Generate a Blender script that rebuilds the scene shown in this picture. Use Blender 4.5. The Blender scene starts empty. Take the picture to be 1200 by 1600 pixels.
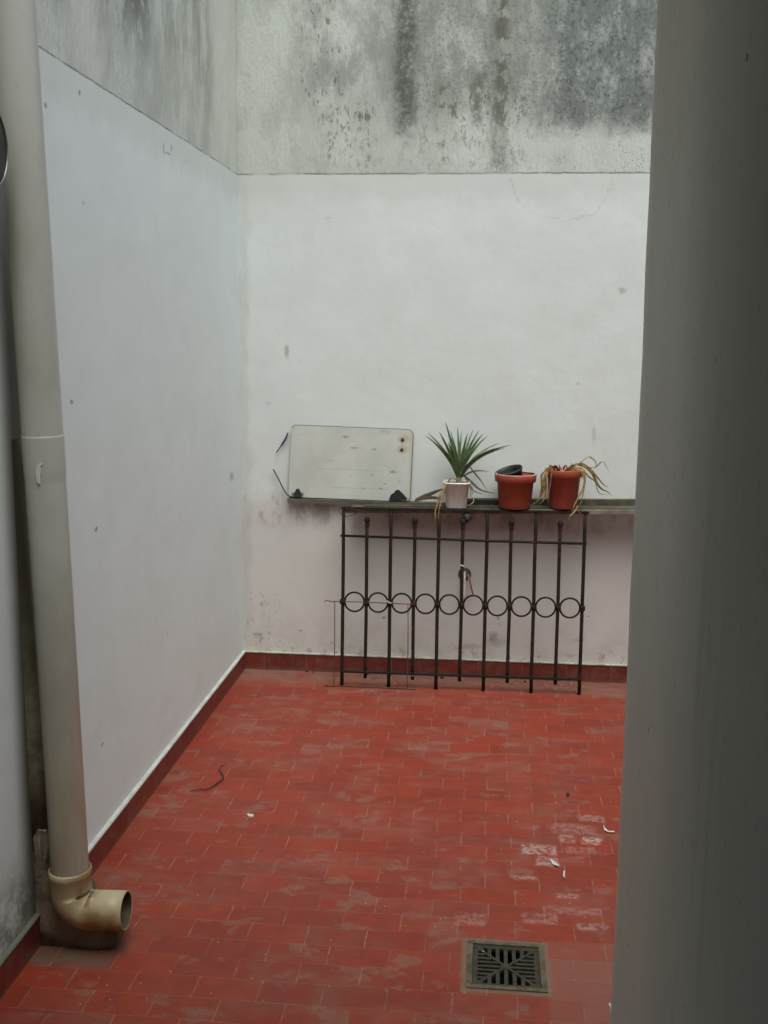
import bpy, bmesh, math, random
from mathutils import Vector, Matrix, noise as mnoise
R = random.Random(7)
scene = bpy.context.scene

# ------------------------------------------------------------ camera
F_PX, PITCH, YAW, ROLL, CAM_H = 1704.7, 0.15993, 0.09498, 0.00948, 1.55
def cam_axes():
    cy, sy = math.cos(YAW), math.sin(YAW)
    fwd = Vector((-sy*math.cos(PITCH), cy*math.cos(PITCH), -math.sin(PITCH)))
    r = Vector((cy, sy, 0)); d = fwd.cross(r)
    r2 = math.cos(ROLL)*r - math.sin(ROLL)*d
    d2 = fwd.cross(r2)
    return r2, d2, fwd
AX, AD, AF = cam_axes()
cd = bpy.data.cameras.new('camera'); cam = bpy.data.objects.new('camera', cd)
scene.collection.objects.link(cam)
M = Matrix(((AX.x, -AD.x, -AF.x, 0), (AX.y, -AD.y, -AF.y, 0), (AX.z, -AD.z, -AF.z, CAM_H), (0, 0, 0, 1)))
cam.matrix_world = M
cd.sensor_fit = 'VERTICAL'; cd.sensor_height = 32.0; cd.lens = F_PX/1600*32.0
cd.clip_start = 0.02; cd.clip_end = 400
scene.camera = cam

# ------------------------------------------------------------ light
SUN_EL, SUN_AZ = 64, 158
w = bpy.data.worlds.new('World'); scene.world = w; w.use_nodes = True
nt = w.node_tree; bg = nt.nodes['Background']
sky = nt.nodes.new('ShaderNodeTexSky'); sky.sky_type = 'NISHITA'; sky.sun_disc = False
sky.sun_elevation = math.radians(SUN_EL); sky.sun_rotation = math.radians(SUN_AZ)
sky.air_density = 1.0; sky.dust_density = 4.0; sky.ozone_density = 1.0
bw = nt.nodes.new('ShaderNodeRGBToBW'); nt.links.new(sky.outputs[0], bw.inputs[0])
tint = nt.nodes.new('ShaderNodeMix'); tint.data_type = 'RGBA'; tint.blend_type = 'MULTIPLY'; tint.inputs[0].default_value = 1
nt.links.new(bw.outputs[0], tint.inputs[6]); tint.inputs[7].default_value = (.97, 1.03, .98, 1)
ov = nt.nodes.new('ShaderNodeMix'); ov.data_type = 'RGBA'; ov.inputs[0].default_value = .55      # overcast: grey out most of the blue
nt.links.new(sky.outputs[0], ov.inputs[6]); nt.links.new(tint.outputs[2], ov.inputs[7])
nt.links.new(ov.outputs[2], bg.inputs[0]); bg.inputs[1].default_value = 0.15
sd = bpy.data.lights.new('sun', 'SUN'); sd.energy = 0.9; sd.angle = math.radians(50); sd.color = (1, .99, .965)
sun = bpy.data.objects.new('sun', sd); scene.collection.objects.link(sun)
el, az = math.radians(SUN_EL), math.radians(SUN_AZ)
sdir = Vector((math.sin(az)*math.cos(el), math.cos(az)*math.cos(el), math.sin(el)))
sun.rotation_euler = sdir.to_track_quat('Z', 'Y').to_euler(); sun.location = (0, 2, 8)
scene.view_settings.view_transform = 'Standard'; scene.view_settings.look = 'None'
scene.view_settings.exposure = 0.66; scene.view_settings.gamma = 1
scene.render.resolution_x = 768; scene.render.resolution_y = 1024

# ------------------------------------------------------------ helpers
def ray(x, y): return AX*(x-600) + AD*(y-800) + AF*F_PX
def onY(x, y, Y):
    v = ray(x, y); t = Y/v.y; return Vector((v.x*t, Y, CAM_H+v.z*t))
def onX(x, y, X):
    v = ray(x, y); t = X/v.x; return Vector((X, v.y*t, CAM_H+v.z*t))
def onZ(x, y, Z=0.0):
    v = ray(x, y); t = (Z-CAM_H)/v.z; return Vector((v.x*t, v.y*t, Z))

def tag(o, label=None, cat=None, group=None, kind=None):
    if label: o['label'] = label
    if cat: o['category'] = cat
    if group: o['group'] = group
    if kind: o['kind'] = kind
    return o
def thing(name, loc, label, cat, group=None):
    o = bpy.data.objects.new(name, None); scene.collection.objects.link(o)
    o.location = loc; o.empty_display_size = .05
    return tag(o, label, cat, group)
def obj(name, bm, mat, parent=None, smooth=False):
    """world-coordinate bmesh -> object; when parented the origin offset is undone"""
    me = bpy.data.meshes.new(name)
    bmesh.ops.recalc_face_normals(bm, faces=bm.faces[:])
    bm.to_mesh(me); bm.free()
    me.materials.append(mat)
    if smooth:
        for p in me.polygons: p.use_smooth = True
    o = bpy.data.objects.new(name, me); scene.collection.objects.link(o)
    if parent:
        o.parent = parent
        off = Vector((0, 0, 0)); q = parent
        while q: off += q.location; q = q.parent
        o.location = -off
    return o
def bm_new(): return bmesh.new()
def box(bm, x0, x1, y0, y1, z0, z1, mtx=None):
    vs = [bm.verts.new((x, y, z)) for z in (z0, z1) for y in (y0, y1) for x in (x0, x1)]
    for f in ((0, 2, 3, 1), (4, 5, 7, 6), (0, 1, 5, 4), (2, 6, 7, 3), (0, 4, 6, 2), (1, 3, 7, 5)):
        bm.faces.new([vs[i] for i in f])
    if mtx:
        for v in vs: v.co = mtx @ v.co
    return vs
def bar(bm, a, b, w, h, up=Vector((0, 0, 1))):
    a = Vector(a); b = Vector(b); d = (b-a); L = d.length; d.normalize()
    s = d.cross(up)
    if s.length < 1e-4: s = d.cross(Vector((0, 1, 0)))
    s.normalize(); u = s.cross(d)
    vs = []
    for t in (0, L):
        for (i, j) in ((-1, -1), (1, -1), (1, 1), (-1, 1)):
            vs.append(bm.verts.new(a+d*t+s*(i*w/2)+u*(j*h/2)))
    for f in ((0, 1, 2, 3), (7, 6, 5, 4), (0, 4, 5, 1), (1, 5, 6, 2), (2, 6, 7, 3), (3, 7, 4, 0)):
        bm.faces.new([vs[i] for i in f])
def tube(bm, pts, rad, seg=12, caps=True, closed=False):
    pts = [Vector(p) for p in pts]; n = len(pts)
    if not hasattr(rad, '__len__'): rad = [rad]*n
    rings = []; prev = None
    for i in range(n):
        if closed: t = pts[(i+1) % n]-pts[i-1]
        else: t = pts[min(i+1, n-1)]-pts[max(i-1, 0)]
        if t.length < 1e-9: t = Vector((0, 0, 1))
        t.normalize()
        if prev is None:
            a = Vector((0, 0, 1)) if abs(t.z) < .9 else Vector((1, 0, 0))
            s = t.cross(a).normalized()
        else:
            s = prev - t*prev.dot(t)
            s = s.normalized() if s.length > 1e-6 else t.orthogonal().normalized()
        prev = s; u = t.cross(s)
        rings.append([bm.verts.new(pts[i]+(s*math.cos(2*math.pi*k/seg)+u*math.sin(2*math.pi*k/seg))*rad[i]) for k in range(seg)])
    for i in range(n if closed else n-1):
        A, B = rings[i], rings[(i+1) % n]
        for k in range(seg):
            bm.faces.new((A[k], A[(k+1) % seg], B[(k+1) % seg], B[k]))
    if caps and not closed:
        bm.faces.new(rings[0][::-1]); bm.faces.new(rings[-1])
def lathe(bm, c, prof, seg=32, axis=Vector((0, 0, 1)), sq=None):
    """prof: list of (r, h); sq: corner exponent for a squarish section"""
    c = Vector(c); axis = axis.normalized()
    s = axis.orthogonal().normalized(); u = axis.cross(s)
    if abs(axis.z) > .95: s, u = Vector((1, 0, 0)), Vector((0, 1, 0)); 
    rings = []
    for r, h in prof:
        if r < 1e-6: rings.append([bm.verts.new(c+axis*h)]); continue
        rr = []
        for k in range(seg):
            a = 2*math.pi*k/seg; ca, sa = math.cos(a), math.sin(a)
            q = 1.0
            if sq: q = 1/((abs(ca)**sq+abs(sa)**sq)**(1/sq))
            rr.append(bm.verts.new(c+axis*h+(s*ca+u*sa)*r*q))
        rings.append(rr)
    for A, B in zip(rings, rings[1:]):
        if len(A) == 1 and len(B) == 1: continue
        for k in range(seg):
            k2 = (k+1) % seg
            if len(A) == 1: bm.faces.new((A[0], B[k], B[k2]))
            elif len(B) == 1: bm.faces.new((A[k], A[k2], B[0]))
            else: bm.faces.new((A[k], A[k2], B[k2], B[k]))
def prism(bm, poly, axis, a, b):
    """poly of 2D points extruded along axis ('x': (y,z), 'y': (x,z), 'z': (x,y))"""
    def P(p, t):
        return {'x': (t, p[0], p[1]), 'y': (p[0], t, p[1]), 'z': (p[0], p[1], t)}[axis]
    A = [bm.verts.new(P(p, a)) for p in poly]; B = [bm.verts.new(P(p, b)) for p in poly]
    n = len(poly)
    bm.faces.new(A); bm.faces.new(B[::-1])
    for i in range(n): bm.faces.new((A[i], B[i], B[(i+1) % n], A[(i+1) % n]))
def rough(bm, amp, freq, seed=0):
    for v in bm.verts:
        v.co += Vector([mnoise.noise(v.co*freq+Vector((seed+k*7.3, k*3.1, 0))) for k in range(3)])*amp
def spline(pts, n=6):
    pts = [Vector(p) for p in pts]; out = []
    for i in range(len(pts)-1):
        p0 = pts[max(i-1, 0)]; p1 = pts[i]; p2 = pts[i+1]; p3 = pts[min(i+2, len(pts)-1)]
        for k in range(n):
            t = k/n
            out.append(.5*((2*p1)+(p2-p0)*t+(2*p0-5*p1+4*p2-p3)*t*t+(-p0+3*p1-3*p2+p3)*t**3))
    out.append(pts[-1]); return out
def leaf(bm, pts, width, side=None, fold=.25, n=5, base=.6):
    """tapered, keeled blade along a spline"""
    c = spline(pts, n); N = len(c); rows = []
    for i, p in enumerate(c):
        t = i/(N-1); d = (c[min(i+1, N-1)]-c[max(i-1, 0)]).normalized()
        s = (side or Vector((1, 0, 0))); s = s - d*s.dot(d)
        if s.length < .05: s = d.orthogonal()
        s.normalize(); u = s.cross(d)
        wd = width*(base+(1-base)*min(1, t*3))*(1-max(0, (t-.35)/.65)**1.6)+.0004
        rows.append([bm.verts.new(p-s*wd/2+u*wd*fold), bm.verts.new(p), bm.verts.new(p+s*wd/2+u*wd*fold)])
    for A, B in zip(rows, rows[1:]):
        bm.faces.new((A[0], A[1], B[1], B[0])); bm.faces.new((A[1], A[2], B[2], B[1]))

# ------------------------------------------------------------ materials
class NB:
    def __init__(s, name, rough=.6, spec=.5):
        s.m = bpy.data.materials.new(name); s.m.use_nodes = True
        s.t = s.m.node_tree; s.b = s.t.nodes['Principled BSDF']
        s.b.inputs['Roughness'].default_value = rough
        s.b.inputs['Specular IOR Level'].default_value = spec
        g = s.t.nodes.new('ShaderNodeNewGeometry'); s.pos = g.outputs['Position']
        sp = s.t.nodes.new('ShaderNodeSeparateXYZ'); s.t.links.new(s.pos, sp.inputs[0])
        s.x, s.y, s.z = sp.outputs
    def put(s, sock, v):
        if isinstance(v, bpy.types.NodeSocket): s.t.links.new(v, sock)
        elif v is not None: sock.default_value = v
    def math(s, op, a, b=None, c=None, clamp=False):
        n = s.t.nodes.new('ShaderNodeMath'); n.operation = op; n.use_clamp = clamp
        s.put(n.inputs[0], a); s.put(n.inputs[1], b)
        if c is not None: s.put(n.inputs[2], c)
        return n.outputs[0]
    def add(s, a, b): return s.math('ADD', a, b)
    def sub(s, a, b): return s.math('SUBTRACT', a, b)
    def mul(s, a, b): return s.math('MULTIPLY', a, b)
    def mx(s, a, b): return s.math('MAXIMUM', a, b)
    def vec(s, x, y, z):
        n = s.t.nodes.new('ShaderNodeCombineXYZ')
        for i, v in enumerate((x, y, z)): s.put(n.inputs[i], v)
        return n.outputs[0]
    def noise(s, scale, detail=4, rgh=.55, vec=None, stretch=None, dist=0):
        v = vec or s.pos
        if stretch:
            m = s.t.nodes.new('ShaderNodeMapping'); m.inputs['Scale'].default_value = stretch
            s.t.links.new(v, m.inputs[0]); v = m.outputs[0]
        n = s.t.nodes.new('ShaderNodeTexNoise'); n.inputs['Scale'].default_value = scale
        n.inputs['Detail'].default_value = detail; n.inputs['Roughness'].default_value = rgh
        n.inputs['Distortion'].default_value = dist
        s.t.links.new(v, n.inputs['Vector']); return n.outputs['Fac']
    def voro(s, scale, vec=None, feature='F1'):
        n = s.t.nodes.new('ShaderNodeTexVoronoi'); n.feature = feature; n.inputs['Scale'].default_value = scale
        s.t.links.new(vec or s.pos, n.inputs['Vector']); return n.outputs['Distance']
    def ramp(s, v, lo, hi, a=0., b=1.):
        n = s.t.nodes.new('ShaderNodeMapRange'); n.interpolation_type = 'SMOOTHSTEP'
        s.put(n.inputs[0], v); n.inputs[1].default_value = lo; n.inputs[2].default_value = hi
        n.inputs[3].default_value = a; n.inputs[4].default_value = b
        return n.outputs[0]
    def mix(s, f, a, b):
        n = s.t.nodes.new('ShaderNodeMix'); n.data_type = 'RGBA'
        s.put(n.inputs[0], f)
        for i, v in ((6, a), (7, b)):
            if isinstance(v, tuple): v = (*v[:3], 1)
            s.put(n.inputs[i], v)
        return n.outputs[2]
    def band(s, v, a, b, soft):          # 1 inside a..b
        return s.mul(s.ramp(v, a-soft, a+soft), s.ramp(v, b-soft, b+soft, 1, 0))
    def rect(s, u, v, u0, u1, v0, v1, su, sv=None):
        return s.mul(s.band(u, u0, u1, su), s.band(v, v0, v1, sv or su))
    def spot(s, u, v, cu, cv, ru, rv, soft=.35):
        a = s.mul(s.sub(u, cu), 1/ru); b = s.mul(s.sub(v, cv), 1/rv)
        d = s.math('SQRT', s.add(s.mul(a, a), s.mul(b, b)))
        return s.ramp(d, 1-soft, 1+soft, 1, 0)
    def color(s, c):
        if isinstance(c, tuple): c = (*c[:3], 1)
        s.put(s.b.inputs['Base Color'], c)
    def bump(s, h, strength=.3, dist=.002):
        n = s.t.nodes.new('ShaderNodeBump'); n.inputs['Strength'].default_value = strength
        n.inputs['Distance'].default_value = dist; s.put(n.inputs['Height'], h)
        s.t.links.new(n.outputs[0], s.b.inputs['Normal'])
def simple(name, col, rough=.6, var=.25, scale=30, spec=.5, col2=None, metal=0, bump=.2, bd=.001, lo=.4, hi=.65):
    n = NB(name, rough, spec)
    c2 = col2 or tuple(c*(1-var) for c in col)
    f = n.ramp(n.noise(scale, 5, .6), lo, hi)
    n.color(n.mix(f, col, c2)); n.b.inputs['Metallic'].default_value = metal
    n.bump(n.noise(scale*4, 4, .6), bump, bd)
    return n.m

XW, YW = -1.120, 4.870          # wall faces
ZB = 2.243                      # paint border
def wall_material(name, side):
    n = NB(name, .85, .25)
    u = n.x if side == 'back' else n.y; v = n.z
    n1 = n.noise(6, 5, .6); n2 = n.noise(60, 4, .6); n3 = n.noise(2.2, 3, .5)
    warp = n.noise(9, 5, .65)
    wu = n.add(u, n.mul(n.sub(warp, .5), .10)); wv = n.add(v, n.mul(n.sub(n.noise(8, 5, .65, stretch=(1, 1, .6)), .5), .16))
    # clean paint
    base = n.mix(n.ramp(n1, .35, .7), (.65, .695, .675), (.625, .66, .63))
    base = n.mix(n.ramp(n3, .4, .65, 0, .5), base, (.61, .635, .62))
    base = n.mix(n.ramp(n.voro(26), .05, .025, 0, .0), base, (.2, .2, .18))
    # faint brush mottling
    base = n.mix(n.ramp(n.noise(35, 5, .7), .55, .75, 0, .22), base, (.57, .60, .57))
    if side == 'left': base = n.mix(.6, base, (.63, .70, .70))
    base = n.mix(n.ramp(n.noise(3.1, 7, .72, stretch=(1, 1, .6)), .50, .68, 0, .13), base, (.50, .52, .48))
    base = n.mix(n.ramp(n.noise(110, 4, .7), .60, .70, 0, .25), base, (.40, .41, .38))
    # ---- weathered band above the border
    st = n.noise(13, 9, .74, stretch=(1, 1, .5)); st2 = n.noise(40, 6, .7, stretch=(1, 1, .35))
    up = n.mix(n.ramp(n.noise(5, 5, .6, stretch=(1, 1, .5)), .38, .62), (.54, .575, .53), (.40, .43, .39))
    up = n.mix(n.ramp(n.noise(70, 5, .7), .42, .7, 0, .45), up, (.34, .36, .32))
    def put(c, mask, col, k):
        return n.mix(n.mul(mask, k), c, col)
    if side == 'back':
        def W(x0, y0, x1, y1):
            a = onY(x0, y1, YW); b = onY(x1, y0, YW); return a.x, b.x, a.z, b.z
        grain = n.ramp(st, .34, .56)
        big = n.rect(wu, wv, *W(835, -300, 1400, 205), .12, .05)
        up = put(up, n.mul(big, n.ramp(st, .34, .56, .45, 1)), (.125, .14, .13), .88)
        up = put(up, n.mul(big, n.ramp(n.noise(60, 6, .8), .50, .62)), (.06, .07, .065), .7)
        up = put(up, n.mul(big, n.ramp(n.noise(48, 6, .8, stretch=(1, 1, .6)), .56, .66)), (.40, .42, .36), .6)
        mid = n.rect(wu, wv, *W(600, -300, 860, 175), .09, .10)
        up = put(up, n.mul(mid, n.ramp(st, .3, .58, .2, 1)), (.20, .22, .19), .8)
        up = put(up, n.mul(mid, n.ramp(n.noise(70, 6, .8), .52, .64)), (.10, .11, .09), .6)
        lft = n.rect(wu, wv, *W(470, -300, 620, 150), .1, .08)
        up = put(up, n.mul(lft, n.ramp(st, .4, .62)), (.24, .245, .225), .7)
        su = n.add(u, n.mul(n.sub(n.noise(20, 8, .78, stretch=(1, 1, .6)), .5), .11))
        s1 = n.rect(su, wv, *W(618, -300, 654, 222), .03, .06)
        up = put(up, n.mul(s1, n.ramp(n.noise(38, 8, .8), .38, .55, .3, 1)), (.075, .085, .072), .85)
        s2 = n.rect(su, wv, *W(738, 110, 755, 205), .016, .03)
        up = put(up, n.mul(s2, n.ramp(n.noise(30, 5, .7), .35, .5)), (.11, .12, .10), .7)
        s3 = n.rect(su, wv, *W(768, -300, 808, 268), .03, .02)
        up = put(up, n.mul(s3, n.ramp(n.noise(20, 6, .75, stretch=(1, 1, .6)), .46, .50)), (.12, .12, .095), .9)
        s4 = n.rect(wu, wv, *W(505, 165, 590, 262), .05, .04)
        s4b = n.rect(wu, wv, *W(470, -300, 540, 165), .05, .04)
        flakes = n.ramp(n.noise(48, 6, .75, stretch=(1, 1, .5)), .53, .57)
        up = put(up, n.mul(s4, flakes), (.13, .13, .10), .85)
        up = put(up, n.mul(s4b, n.ramp(n.noise(50, 3, .6, stretch=(1, 1, .45)), .6, .64)), (.13, .13, .11), .7)
        s5 = n.rect(wu, wv, *W(640, 130, 830, 262), .08, .04)
        up = put(up, n.mul(s5, n.ramp(n.noise(24, 8, .78, stretch=(1, 1, .55)), .525, .56)), (.16, .16, .125), .85)
        # pale bloom just over the border and pitting
        up = put(up, n.mul(n.band(wv, ZB, ZB+.19, .06), n.ramp(n.noise(16, 5, .7), .3, .6)), (.52, .55, .505), .6)
        pits = n.ramp(n.voro(95, vec=None), .16, .24, 1, 0)
        pits = n.mul(pits, n.ramp(n.noise(12, 3, .6), .48, .6))
        up = put(up, n.mul(pits, n.ramp(u, -.5, .2, .1, 1)), (.05, .055, .05), .8)
    else:
        def W(x0, y0, x1, y1):
            a = onX(x0, y1, XW); b = onX(x1, y0, XW)
            return a.y, b.y, ZB, 9.0
        s1 = n.rect(wu, wv, 2.55, 2.92, 2.42, 9, .10, .10)
        up = put(up, n.mul(s1, n.ramp(st, .42, .50)), (.06, .065, .055), .95)
        s2 = n.rect(wu, wv, 3.1, 3.65, 2.50, 9, .16, .16)
        up = put(up, n.mul(s2, n.ramp(st, .46, .52)), (.075, .085, .065), .9)
        s3 = n.rect(wu, wv, 3.75, 4.45, 2.45, 9, .10, .14)
        up = put(up, n.mul(s3, n.ramp(st, .4, .6)), (.25, .26, .23), .6)
        up = put(up, n.ramp(st2, .52, .68, 0, .5), (.34, .345, .31), .6)
        up = put(up, n.rect(wu, wv, 4.45, 4.9, 2.2, 9, .08, .3), (.60, .63, .56), .6)
        up = put(up, n.rect(wu, wv, 2.9, 3.2, 2.2, 9, .08, .3), (.56, .58, .52), .45)
    bw = n.add(v, n.mul(n.sub(n.noise(22, 4, .6), .5), .006))
    border = n.ramp(bw, ZB-.004, ZB+.004)
    # green-grey tint soaking below the border
    base = n.mix(n.mul(n.band(wv, ZB-.10, ZB+.1, .05), .30), base, (.44, .46, .40))
    line = n.mul(n.ramp(n.math('ABSOLUTE', n.sub(bw, ZB)), .001, .0055, 1, 0), n.ramp(n.noise(7, 4, .7), .35, .6, .15, .8))
    c = n.mix(border, base, up)
    c = n.mix(line, c, (.12, .12, .10))
    # ---- dirt and painted shade of the lower wall, spots and cracks
    if side == 'back':
        low = n.mul(n.ramp(wv, .42, .08), n.ramp(n.noise(9, 6, .7), .40, .62))
        c = n.mix(n.mul(low, .45), c, (.36, .36, .27))
        c = n.mix(n.mul(n.ramp(v, .86, .76), .55), c, (.52, .485, .455))      # pink floor bounce and shade below the shelf, painted in
        c = n.mix(n.mul(n.mul(n.ramp(wv, .16, .10), n.ramp(n.noise(26, 4, .7), .55, .62)), .5), c, (.20, .19, .14))
        c = n.mix(n.mul(n.rect(wu, wv, -1.12, -.95, .1, .36, .05), n.mul(n.ramp(n.noise(34, 5, .75), .56, .62), .7)), c, (.2, .2, .16))
        c = n.mix(n.mul(n.rect(wu, wv, -1.13, -1.08, .1, 2.2, .02, .3), .28), c, (.35, .35, .29))  # darker strip down the corner with the left wall
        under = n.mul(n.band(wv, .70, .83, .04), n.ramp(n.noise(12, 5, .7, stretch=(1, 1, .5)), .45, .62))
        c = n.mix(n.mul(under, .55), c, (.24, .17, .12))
        spots = [((448, 548), .010, .026, .55), ((972, 454), .013, .013, .5), ((903, 600), .007, .007, .3),
                 ((928, 680), .008, .035, .3), ((770, 995), .02, .022, .6), ((773, 1003), .045, .02, .4),
                 ((778, 966), .004, .008, .8), ((780, 975), .005, .004, .6), ((468, 565), .004, .006, .3),
                 ((420, 630), .014, .008, .25), ((512, 340), .012, .006, .2), ((735, 1010), .05, .012, .4), ((905, 1000), .03, .01, .3),
                 ((470, 985), .01, .004, .7), ((600, 965), .007, .006, .9), ((607, 962), .008, .003, .8), ((920, 963), .006, .003, .7)]
        for (px, ru, rv, k) in spots:
            p = px; q = onY(p[0], p[1], YW)
            su = n.add(u, n.mul(n.sub(n.noise(70, 5, .7), .5), ru*3.2)); sv = n.add(v, n.mul(n.sub(n.noise(63, 5, .7), .5), rv*2.6))
            c = n.mix(n.mul(n.spot(su, sv, q.x, q.z, ru, rv, .6), k*.85), c, (.16, .15, .12))
        # hairline crack: an arc under the border
        q = onY(878, 285, YW)
        a = n.mul(n.sub(u, q.x), 1/.22); b = n.mul(n.sub(v, q.z+.015), 1/.17)
        dd = n.add(n.math('SQRT', n.add(n.mul(a, a), n.mul(b, b))), n.mul(n.sub(n.noise(9, 9, .8, dist=.3), .5), .75))
        ck = n.mul(n.ramp(n.math('ABSOLUTE', n.sub(dd, 1)), .004, .014, 1, 0), n.mul(n.ramp(v, ZB-.01, ZB-.03), n.ramp(n.noise(11, 3, .6), .42, .55)))
        c = n.mix(n.mul(ck, .40), c, (.22, .22, .19))
    else:
        # shade of the gap behind the downpipe, painted as a dark band
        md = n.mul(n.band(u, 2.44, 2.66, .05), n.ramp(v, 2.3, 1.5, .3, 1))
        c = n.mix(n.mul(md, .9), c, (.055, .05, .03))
        c = n.mix(n.mul(n.mul(n.ramp(wu, 2.55, 2.4), n.ramp(wv, .36, .10)), n.ramp(n.noise(15, 6, .75), .35, .6, .2, .9)), c, (.10, .11, .07))
        for (px, ru, rv, k) in [((362, 745), .035, .018, .5), ((112, 628), .01, .006, .9), ((150, 827), .012, .006, .8),
                                ((124, 145), .009, .006, .9), ((71, 165), .01, .008, .7), ((263, 240), .03, .004, .6), ((256, 233), .008, .016, .6),
                                ((268, 230), .008, .010, .6), ((290, 252), .01, .005, .3), ((130, 318), .01, .006, .3), ((160, 1163), .01, .005, .6), ((262, 990), .01, .01, .25)]:
            q = onX(px[0], px[1], XW)
            su = n.add(u, n.mul(n.sub(n.noise(70, 5, .7), .5), ru*3.2)); sv = n.add(v, n.mul(n.sub(n.noise(63, 5, .7), .5), rv*2.6))
            c = n.mix(n.mul(n.spot(su, sv, q.y, q.z, ru, rv, .6), k*.85), c, (.13, .12, .11))
    n.color(c)
    h = n.add(n.mul(n.noise(4, 3, .5), 1.3), n.add(n.mul(n.noise(45, 6, .65), .13), n.mul(n.mul(border, st2), 1.1)))
    n.bump(h, .45, .010)
    return n.m

def floor_material():
    n = NB('red_floor_tile', .5, .28)
    TW, TH = .154, .0855
    # wobble so rows are laid by hand
    xx = n.add(n.x, n.mul(n.sub(n.noise(3, 2, .5), .5), .012)); yy = n.add(n.y, n.mul(n.sub(n.noise(2.5, 2, .5, stretch=(1, .4, 1)), .5), .012))
    X = n.add(xx, .361+TW*40); Y = n.sub(yy, 2.3145-TH*60)
    row = n.math('FLOOR', n.mul(Y, 1/TH)); odd = n.math('MODULO', row, 2.0)
    rj = n.mul(n.sub(n.noise(1, 0, 0, vec=n.vec(0, n.mul(row, 3.7), 0)), .5), .05)
    Xs = n.add(n.add(X, n.mul(odd, TW/2)), rj)
    col = n.math('FLOOR', n.mul(Xs, 1/TW))
    fx = n.sub(n.mul(Xs, 1/TW), col); fy = n.sub(n.mul(Y, 1/TH), row)
    dx = n.mul(n.math('MINIMUM', fx, n.sub(1, fx)), TW); dy = n.mul(n.math('MINIMUM', fy, n.sub(1, fy)), TH)
    wn = n.t.nodes.new('ShaderNodeTexWhiteNoise'); wn.noise_dimensions = '3D'
    n.t.links.new(n.vec(col, row, 3.0), wn.inputs[0]); rnd = wn.outputs['Value']
    wn2 = n.t.nodes.new('ShaderNodeTexWhiteNoise'); n.t.links.new(n.vec(row, col, 9.0), wn2.inputs[0]); rnd2 = wn2.outputs['Value']
    jn = n.mul(n.sub(n.noise(50, 3, .6), .5), .0022)
    jx = n.ramp(n.add(dx, jn), .0009, .0026, 1, 0); jy = n.ramp(n.add(dy, jn), .0006, .0018, 1, 0)
    joint = n.math('MINIMUM', n.add(jx, n.mul(jy, .55)), 1.0)
    joint = n.mul(joint, n.ramp(n.noise(3.3, 3, .6), .33, .55, .45, 1))
    c = n.mix(rnd, (.255, .038, .018), (.20, .029, .0155))
    c = n.mix(n.ramp(rnd2, .86, .94, 0, .35), c, (.22, .065, .045))
    c = n.mix(n.ramp(n.noise(18, 5, .7), .4, .72, 0, .5), c, (.14, .026, .018))
    # dusty worn patches: smears that keep to the tiles
    d1 = n.noise(3.4, 5, .6, stretch=(.9, 1.2, 1), dist=.3); d2 = n.noise(16, 5, .7, stretch=(.8, 1.1, 1))
    tilevar = n.mul(rnd, .10)
    dust = n.mul(n.ramp(n.add(d1, tilevar), .46, .70), n.ramp(d2, .38, .66, .15, 1))
    c = n.mix(n.mul(dust, .38), c, (.21, .12, .09))
    d3 = n.mul(n.ramp(n.add(n.noise(9, 5, .65, stretch=(.8, 1.2, 1)), n.mul(rnd2, .11)), .63, .68), n.ramp(n.noise(24, 4, .6), .3, .6, .4, 1))
    c = n.mix(n.mul(d3, .42), c, (.20, .135, .10))
    c = n.mix(n.mul(n.ramp(n.y, 4.60, 4.80), n.ramp(d2, .3, .6, .25, .75)), c, (.20, .125, .095))     # grit by the back wall
    # cement repairs beside the drain
    rep = n.mul(n.ramp(n.x, .165, .185), n.ramp(n.y, 2.66, 2.645))
    c = n.mix(n.mul(rep, n.ramp(rnd, .1, .9, .35, .65)), c, (.24, .10, .075))
    rim = n.mul(n.rect(xx, yy, -.034, .186, 2.408, 2.646, .006), n.ramp(n.noise(20, 5, .7), .25, .55, .3, .8))
    c = n.mix(rim, c, (.17, .13, .085))
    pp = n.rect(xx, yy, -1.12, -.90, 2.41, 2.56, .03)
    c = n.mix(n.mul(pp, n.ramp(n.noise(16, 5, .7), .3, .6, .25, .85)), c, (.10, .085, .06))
    # joints, pale cement
    jc = n.mix(n.ramp(n.noise(30, 4, .6), .4, .6), (.30, .165, .115), (.19, .10, .07))
    c = n.mix(n.mul(joint, n.ramp(n.noise(19, 5, .7), .3, .6, .3, .75)), c, jc)
    # white plaster smears on the right
    for (x0, y0, x1, y1, k) in [(815, 1321, 868, 1334, .7), (838, 1340, 872, 1352, .65), (910, 1309, 938, 1319, .95), (862, 1290, 930, 1301, .3), (905, 1275, 942, 1283, .5),
                                (875, 1305, 897, 1316, .45), (815, 1428, 870, 1442, .35), (900, 1445, 948, 1452, .5), (710, 1428, 760, 1445, .3), (800, 1370, 840, 1373, .6), (870, 1398, 905, 1402, .6), (850, 1420, 940, 1426, .3), (885, 1325, 930, 1333, .3)]:
        a = onZ(x0, y1); b = onZ(x1, y0)
        mk = n.rect(n.add(n.x, n.mul(n.sub(n.noise(25, 4, .7), .5), .03)), n.add(n.y, n.mul(n.sub(n.noise(27, 4, .7), .5), .03)), a.x, b.x, a.y, b.y, .008, .008)
        c = n.mix(n.mul(n.mul(mk, k*.8), n.ramp(n.noise(45, 7, .75), .42, .58, .05, .85)), c, (.50, .42, .39))
    # crumbs and specks
    vs = n.voro(16, feature='F1'); c = n.mix(n.ramp(vs, .045, .03, 1, 0) if False else n.ramp(vs, .030, .045, .7, 0), c, (.42, .34, .27))
    n.color(c)
    n.put(n.b.inputs['Roughness'], n.add(n.add(.46, n.mul(dust, .3)), n.mul(n.noise(30, 3, .6), .12)))
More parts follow.
